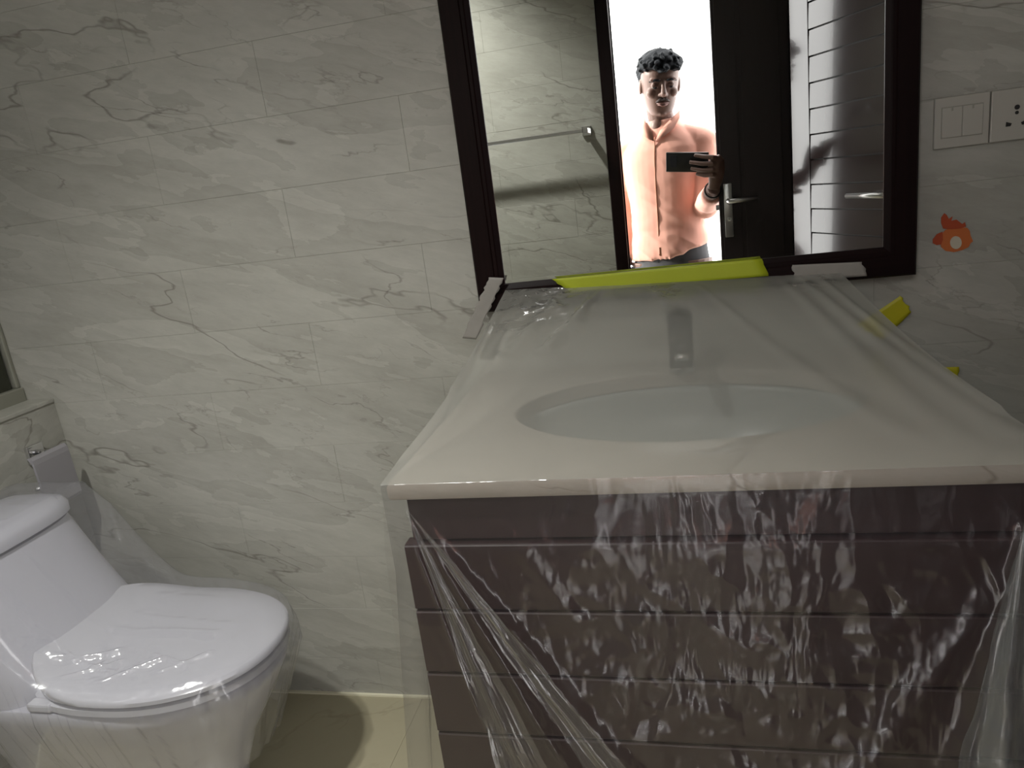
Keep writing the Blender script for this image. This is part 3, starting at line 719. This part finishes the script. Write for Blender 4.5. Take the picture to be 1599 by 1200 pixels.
# ------------------------------------------------------------------ the man
MY = -1.86; BYAW = math.radians(18)
def P3(x, y, zz):
    dx, dy = (x+.035), y-MY; c, s_ = math.cos(BYAW), math.sin(BYAW)
    k = 1 + .04*min(1, max(0, (zz-.1)/.5))
    return Vector((-.035*1.03 + (c*dx - s_*dy)*1.035, MY + s_*dx + c*dy, 1.268+(zz-1.268)*k if zz > .6 else zz-.012))
PU, PV, PW = RIGHT, -DOWN, -FWD         # phone frame: along, up, towards the man
def ph_(u, v, w): return EYE + PU*u + PV*v + PW*w
HC = Vector((-.036, MY+.050, 1.566))   # head centre
HR = (Matrix.Rotation(math.radians(-9), 3, 'Z') @ Matrix.Rotation(math.radians(-13), 3, 'X') @ Matrix.Rotation(math.radians(3), 3, 'Y'))
def hd(x, y, z): return HC + HR @ Vector((x*1.03, y, z*.96))   # head space: +y forward
man = bmesh.new()
# skull and jaw as stacked rings: z, half width, front, back
hr = [(-.118,.020,.070,.020),(-.112,.036,.083,-.005),(-.098,.048,.089,-.028),(-.078,.056,.090,-.045),(-.055,.062,.090,-.062),(-.030,.066,.089,-.078),(0,.070,.086,-.090),(.028,.073,.089,-.096),(.050,.0735,.088,-.097),(.072,.070,.080,-.093),(.090,.061,.064,-.080),(.104,.045,.044,-.060),(.112,.020,.018,-.030)]
loft(man, [[hd(hw*math.copysign(abs(math.sin(t))**.85, math.sin(t)), (fr+bk)/2+(fr-bk)/2*math.copysign(abs(math.cos(t))**.9, math.cos(t)), zz) for t in [2*math.pi*i/36 for i in range(36)]] for zz, hw, fr, bk in hr])
tube(man, [hd(0,.082,.030), hd(0,.098,.002), hd(0,.112,-.020), hd(0,.100,-.030)], [.008,.009,.013,.009], 12)
for sx in (-1, 1):
    ell(man, hd(sx*.011,.096,-.026), (.009,.010,.008)); 
    ell(man, hd(sx*.075,-.004,-.004), (.008,.018,.031), HR)
    ell(man, hd(sx*.030,.083,.030), (.024,.011,.007), HR); ell(man, hd(sx*.031,.0815,.0085), (.0150,.0100,.0085), HR); ell(man, hd(sx*.040,.066,-.022), (.022,.020,.020), HR)
ell(man, hd(0,.076,-.102), (.020,.016,.014), HR)
# neck, trunk, limbs
NKb = P3(-.032, MY-.005, 1.385)
tube(man, [hd(0,-.012,-.05), hd(0,-.010,-.10), NKb, P3(-.03,MY-.01,1.33)], [.054,.052,.056,.070], 20)
SHR, SHL = P3(.122, MY-.01, 1.318), P3(-.192, MY-.01, 1.318)
ELR, WRR = P3(.135, MY+.035, 1.075), ph_(.150, -.115, .020)
ELL, WRL = P3(-.235, MY-.03, 1.085), P3(-.215, MY+.06, .86)
loft(man, [[P3(cx+hw*math.cos(t), cy+dp*math.sin(t), zz) for t in [2*math.pi*i/32 for i in range(32)]] for zz, hw, dp, cx, cy in
    [(.80,.150,.100,-.035,MY),(.90,.150,.102,-.035,MY),(1.00,.136,.095,-.035,MY),(1.10,.140,.098,-.036,MY),(1.22,.155,.105,-.036,MY),(1.32,.158,.098,-.036,MY-.005),(1.37,.120,.075,-.035,MY-.01),(1.40,.07,.055,-.033,MY-.01)]])
for a, b, c, r in ((SHR, ELR, WRR, (.050,.046,.037,.040,.030,.024)), (SHL, ELL, WRL, (.050,.045,.037,.039,.030,.024))):
    tube(man, [a, a.lerp(b,.35), b.lerp(a,.06), b.lerp(c,.25), c.lerp(b,.25), c], r, 18); ell(man, a, (.052,.052,.052)); ell(man, b, (.038,.038,.038))
for sx in (-1, 1):
    hx = -.035+sx*.085
    tube(man, [P3(hx,MY,.86), P3(hx+sx*.01,MY+.01,.70), P3(hx+sx*.01,MY+.012,.47), P3(hx+sx*.012,MY-.01,.34), P3(hx+sx*.015,MY-.02,.09)], [.090,.080,.055,.054,.036], 20)
    tube(man, [P3(hx+sx*.015,MY-.045,.045), P3(hx+sx*.018,MY+.04,.042), P3(hx+sx*.022,MY+.14,.030), P3(hx+sx*.022,MY+.17,.026)], [.036,.040,.036,.022], 16)
# left hand, hanging relaxed
hl = WRL; dn = (WRL-ELL).normalized()
tube(man, [hl, hl+dn*.03, hl+dn*.085], [.024,.030,.034], 14, flat=.55)
for k, (dy, ln) in enumerate(((-.028,.060),(-.010,.072),(.010,.074),(.028,.064))):
    s0 = hl+dn*.08+Vector((0,dy,0)); tube(man, [s0, s0+dn*ln*.5+Vector((.006,0,0)), s0+dn*ln+Vector((.020,0,0))], [.0095,.0085,.0065], 10)
s0 = hl+dn*.03+Vector((.0,.026,0)); tube(man, [s0, s0+dn*.03+Vector((.012,.022,0)), s0+dn*.062+Vector((.016,.026,0))], [.011,.0095,.0075], 10)
# right hand gripping the phone: palm beyond its end, fingers across the back, thumb on the screen side
palm = [ph_(.150,-.115,.020), ph_(.157,-.085,.016), ph_(.160,-.045,.010), ph_(.158,-.010,.006), ph_(.152,.008,.004)]
tube(man, palm, [.025,.029,.034,.033,.022], 16, flat=.62)
ell(man, ph_(.156,-.030,.010), (.024,.030,.026))
for v0, v1, L in ((.018,.016,.070),(-.004,-.010,.088),(-.026,-.034,.082),(-.046,-.054,.062)):
    tube(man, [ph_(.158,v0-.012,-.002), ph_(.150,v0-.004,-.020), ph_(.150-L*.45,v1,-.0190), ph_(.150-L,v1+.004,-.0115)], [.0100,.0092,.0084,.0068], 12)
tube(man, [ph_(.155,-.070,.020), ph_(.140,-.045,.034), ph_(.115,-.020,.030), ph_(.095,-.008,.024)], [.015,.013,.011,.009], 12)
person = remeshed('person', man, M_SKIN, .0030, None, 3)
tag(person, 'man in a salmon shirt photographing himself, standing in the doorway seen in the mirror', 'person')
# face details
for sx in (-1, 1):
    bm = bmesh.new(); ell(bm, hd(sx*.031,.0830,.0025), (.0120,.0080,.0050), HR); ey = finish('eye', bm, M_EYEW, person, True)
    bm = bmesh.new(); ell(bm, hd(sx*.031,.0880,.0010), (.0065,.004,.0036), HR); finish('iris', bm, M_HAIR, ey, True)
    bm = bmesh.new(); tube(bm, [hd(sx*.013,.0935,.028), hd(sx*.032,.0925,.031), hd(sx*.052,.078,.024)], [.0042,.0050,.0025], 8); finish('eyebrow', bm, M_HAIR, person, True)
bm = bmesh.new(); 
for sx in (-1, 1): tube(bm, [hd(0,.0965,-.044), hd(sx*.014,.0950,-.046), hd(sx*.027,.086,-.056)], [.0048,.0050,.0022], 8)
finish('moustache', bm, M_STUB, person, True)
bm = bmesh.new()
tube(bm, [hd(-.023,.086,-.062), hd(0,.0945,-.0585), hd(.023,.086,-.062)], [.003,.005,.003], 8); tube(bm, [hd(-.019,.087,-.066), hd(0,.0935,-.069), hd(.019,.087,-.066)], [.003,.0058,.003], 8)
finish('lips', bm, M_LIP, person, True)
# hair: thick, swept up, shell over the skull
bm = bmesh.new(); hrr = []
for zz, hw, fr, bk in [(-.045,.050,-.045,-.088),(-.015,.069,-.022,-.104),(.015,.0785,-.008,-.110),(.035,.0830,.010,-.115),(.050,.0845,.040,-.115),(.064,.0845,.082,-.115),(.082,.0825,.096,-.112),(.100,.0760,.092,-.103),(.118,.0640,.078,-.088),(.132,.046,.054,-.064),(.141,.020,.020,-.032)]:
    r = []
    for i in range(48):
        t = 2*math.pi*i/48; x = hw*math.copysign(abs(math.sin(t))**.85, math.sin(t)); y = (fr+bk)/2+(fr-bk)/2*math.copysign(abs(math.cos(t))**.85, math.cos(t))
        nn = .012*noise.noise(Vector((x*22, y*22, zz*26)))+.004*noise.noise(Vector((x*80, y*80, zz*60)))
        k = 1+nn/.08; r.append(hd(x*k, y*k, zz+nn*.5 + (.012*(.5-x/.16) if fr > .04 and y > 0 and zz < .075 else 0)))
    hrr.append(r)
loft(bm, hrr)
rg = random.Random(8)
for k in range(110):                      # loose tufts on the crown and along the hairline
    a = rg.uniform(0, 2*math.pi); zz = rg.uniform(.055, .122); w = .080*(1-max(0, zz-.09)/.07)
    x, y = w*math.sin(a), .004+(w+.022)*math.cos(a)
    if y > .05: zz = max(zz, .066)
    p0 = hd(x*.80, y*.80, zz); d = Vector((rg.uniform(-.012,.016), .010*math.cos(a), rg.uniform(.000,.014)))
    tube(bm, [p0, hd(x*1.0+d.x*.5, y*1.0+d.y*.4, zz+d.z), hd(x*1.05+d.x, y*1.05+d.y, zz+d.z*.6)], [.011,.008,.004], 8)
remeshed('hair', bm, M_HAIR, .0032, person, 2)
# shirt: trunk and sleeves as one cloth
bm = bmesh.new(); Rr = []
for zz, hw, dp, cx in [(.880,.160,.118,-.040),(.92,.158,.117,-.040),(1.00,.150,.110,-.038),(1.10,.152,.112,-.036),(1.20,.164,.117,-.036),(1.27,.170,.114,-.036),(1.315,.168,.106,-.036),(1.350,.140,.092,-.035),(1.380,.104,.080,-.034),(1.405,.076,.068,-.033),(1.424,.066,.062,-.032)]:
    r = []
    for i in range(40):
        t = 2*math.pi*i/40; c, s = math.cos(t), math.sin(t)
        dz = 0
        if zz < .95: dz = .050*max(0, c)**1.5 if zz < .9 else .02*max(0, c)
        r.append(P3(cx+hw*math.copysign(abs(c)**.9, c), MY+dp*math.copysign(abs(s)**.9, s), zz+dz))
    Rr.append(r)
loft(bm, Rr)
def wr(c, b, t): return c.lerp(b, t)
tube(bm, [SHR+Vector((-.03,0,.005)), SHR, SHR.lerp(ELR,.4), ELR, ELR.lerp(WRR,.3), ELR.lerp(WRR,.72)], [.058,.060,.056,.050,.046,.037], 24)
tube(bm, [SHL+Vector((.03,0,.005)), SHL, SHL.lerp(ELL,.4), ELL, ELL.lerp(WRL,.3), ELL.lerp(WRL,.86)], [.060,.064,.058,.052,.045,.036], 24)
tube(bm, [P3(-.033,MY-.01,1.365), SHR+P3(0,MY,0)*0], [.060,.058], 20); tube(bm, [P3(-.033,MY-.01,1.365), SHL], [.060,.058], 20); ell(bm, SHR, (.060,.062,.056)); ell(bm, SHL, (.060,.062,.056)); ell(bm, ELR, (.052,.052,.050)); ell(bm, ELL, (.050,.050,.050))
shirt = remeshed('shirt', bm, M_SHIRT, .0050, person, 5)
me = shirt.data; co = np.empty(len(me.vertices)*3); me.vertices.foreach_get('co', co); co = co.reshape(-1,3); no = np.empty_like(co).ravel(); me.vertices.foreach_get('normal', no); no = no.reshape(-1,3)
for i in range(len(co)):
    x, y, zz = co[i]
    f = .0055*(1-2*abs(noise.noise(Vector((x*7+zz*3, y*6, zz*13+x*9)))))+.0030*noise.noise(Vector((x*20+zz*8, y*18, zz*28)))
    low = min(1, max(.35, (1.2-zz)*4))
    co[i] = co[i] + no[i]*f*low
me.vertices.foreach_set('co', co.ravel()); me.update()
# open neckline in skin, collar wings, placket, hem tag, wristband
FY_ = lambda x, zz: MY+.117+.004
bm = bmesh.new(); a = [(-.062,1.440),(-.002,1.445),(-.012,1.400),(-.052,1.366),(-.070,1.400)]
ell(bm, P3(-.036, MY+.052, 1.400), (.030,.024,.036)); finish('open_neck', bm, M_SKIN, person, True)
def wing(pts, parent):
    bm = bmesh.new(); th = .004
    pts = [P3(*p) for p in pts]; v0 = [bm.verts.new(p) for p in pts]; v1 = [bm.verts.new(p+Vector((0,-th,-.001))) for p in pts]; n = len(pts)
    bm.faces.new(v0); bm.faces.new(v1[::-1])
    for i in range(n): bm.faces.new((v0[i], v1[i], v1[(i+1)%n], v0[(i+1)%n]))
    bmesh.ops.bevel(bm, geom=bm.edges[:], offset=.001, segments=2, affect='EDGES')
    return finish('collar', bm, M_SHIRT, parent, True)
wing([(.042,MY+.000,1.455),(.048,MY+.030,1.425),(.036,MY+.075,1.385),(.005,MY+.100,1.362),(-.034,MY+.108,1.345),(-.018,MY+.085,1.385),(.020,MY+.050,1.425)], person)
wing([(-.108,MY+.000,1.455),(-.086,MY+.050,1.425),(-.050,MY+.085,1.385),(-.036,MY+.108,1.345),(-.072,MY+.100,1.360),(-.104,MY+.075,1.382),(-.114,MY+.030,1.425)], person)
bm = bmesh.new()
tube(bm, [P3(*p) for p in [(-.036,MY+.100,1.362),(-.038,MY+.114,1.28),(-.040,MY+.117,1.18),(-.042,MY+.113,1.08),(-.044,MY+.111,1.0),(-.044,MY+.118,.90)]], .0026, 8); finish('placket', bm, M_SHIRTD, person, True)
c_ = P3(-.036, MY+.120, .915); boxo('hem_tag', (c_.x-.007,c_.x+.007, c_.y-.003, c_.y+.001, c_.z-.018, c_.z+.018), M_SHIRTD, person)
bm = bmesh.new(); A = ELR.lerp(WRR,.90); D_ = (WRR-ELR).normalized(); u, v = frame_of(D_)
tube(bm, [A+(u*math.cos(t)+v*math.sin(t))*.031 for t in [2*math.pi*i/24 for i in range(25)]], .0035, 8, False); finish('wristband', bm, M_BLACK, person, True)
# trousers
bm = bmesh.new()
loft(bm, [[P3(-.035+hw*math.cos(t), MY+dp*math.sin(t), zz) for t in [2*math.pi*i/32 for i in range(32)]] for zz, hw, dp in ((.76,.165,.112),(.85,.162,.112),(.95,.150,.106),(.975,.147,.104))])
for sx in (-1, 1):
    hx = -.035+sx*.085
    tube(bm, [P3(hx,MY,.84), P3(hx+sx*.01,MY+.01,.70), P3(hx+sx*.01,MY+.012,.47), P3(hx+sx*.012,MY-.01,.30), P3(hx+sx*.015,MY-.015,.07)], [.100,.092,.072,.068,.060], 22)
remeshed('trousers', bm, M_TROUSER, .007, person, 3)

# phone in his hand; the camera looks out of its lens
phn = empty('phone', ph_(.05,-.013,.006), 'dark smartphone held sideways in the right hand of the man', 'phone')
def inph(bm, name, mat, par, **k):
    T = Matrix(((PU.x,PV.x,PW.x,EYE.x),(PU.y,PV.y,PW.y,EYE.y),(PU.z,PV.z,PW.z,EYE.z),(0,0,0,1)))
    bmesh.ops.transform(bm, matrix=T, verts=bm.verts); return finish(name, bm, mat, par, **k)
bm = bmesh.new(); box(bm, -.030, .130, -.050, .025, .0035, .0115, .003, 3); inph(bm, 'phone_body', M_PHONE, phn, auto=40)
bm = bmesh.new(); box(bm, -.012, .012, -.030, .012, .0022, .0036, .0006); inph(bm, 'camera_bump', M_LENS, phn)
bm = bmesh.new(); box(bm, -.027, .127, -.047, .022, .0114, .0118); inph(bm, 'screen', M_LENS, phn)
adopt(phn)
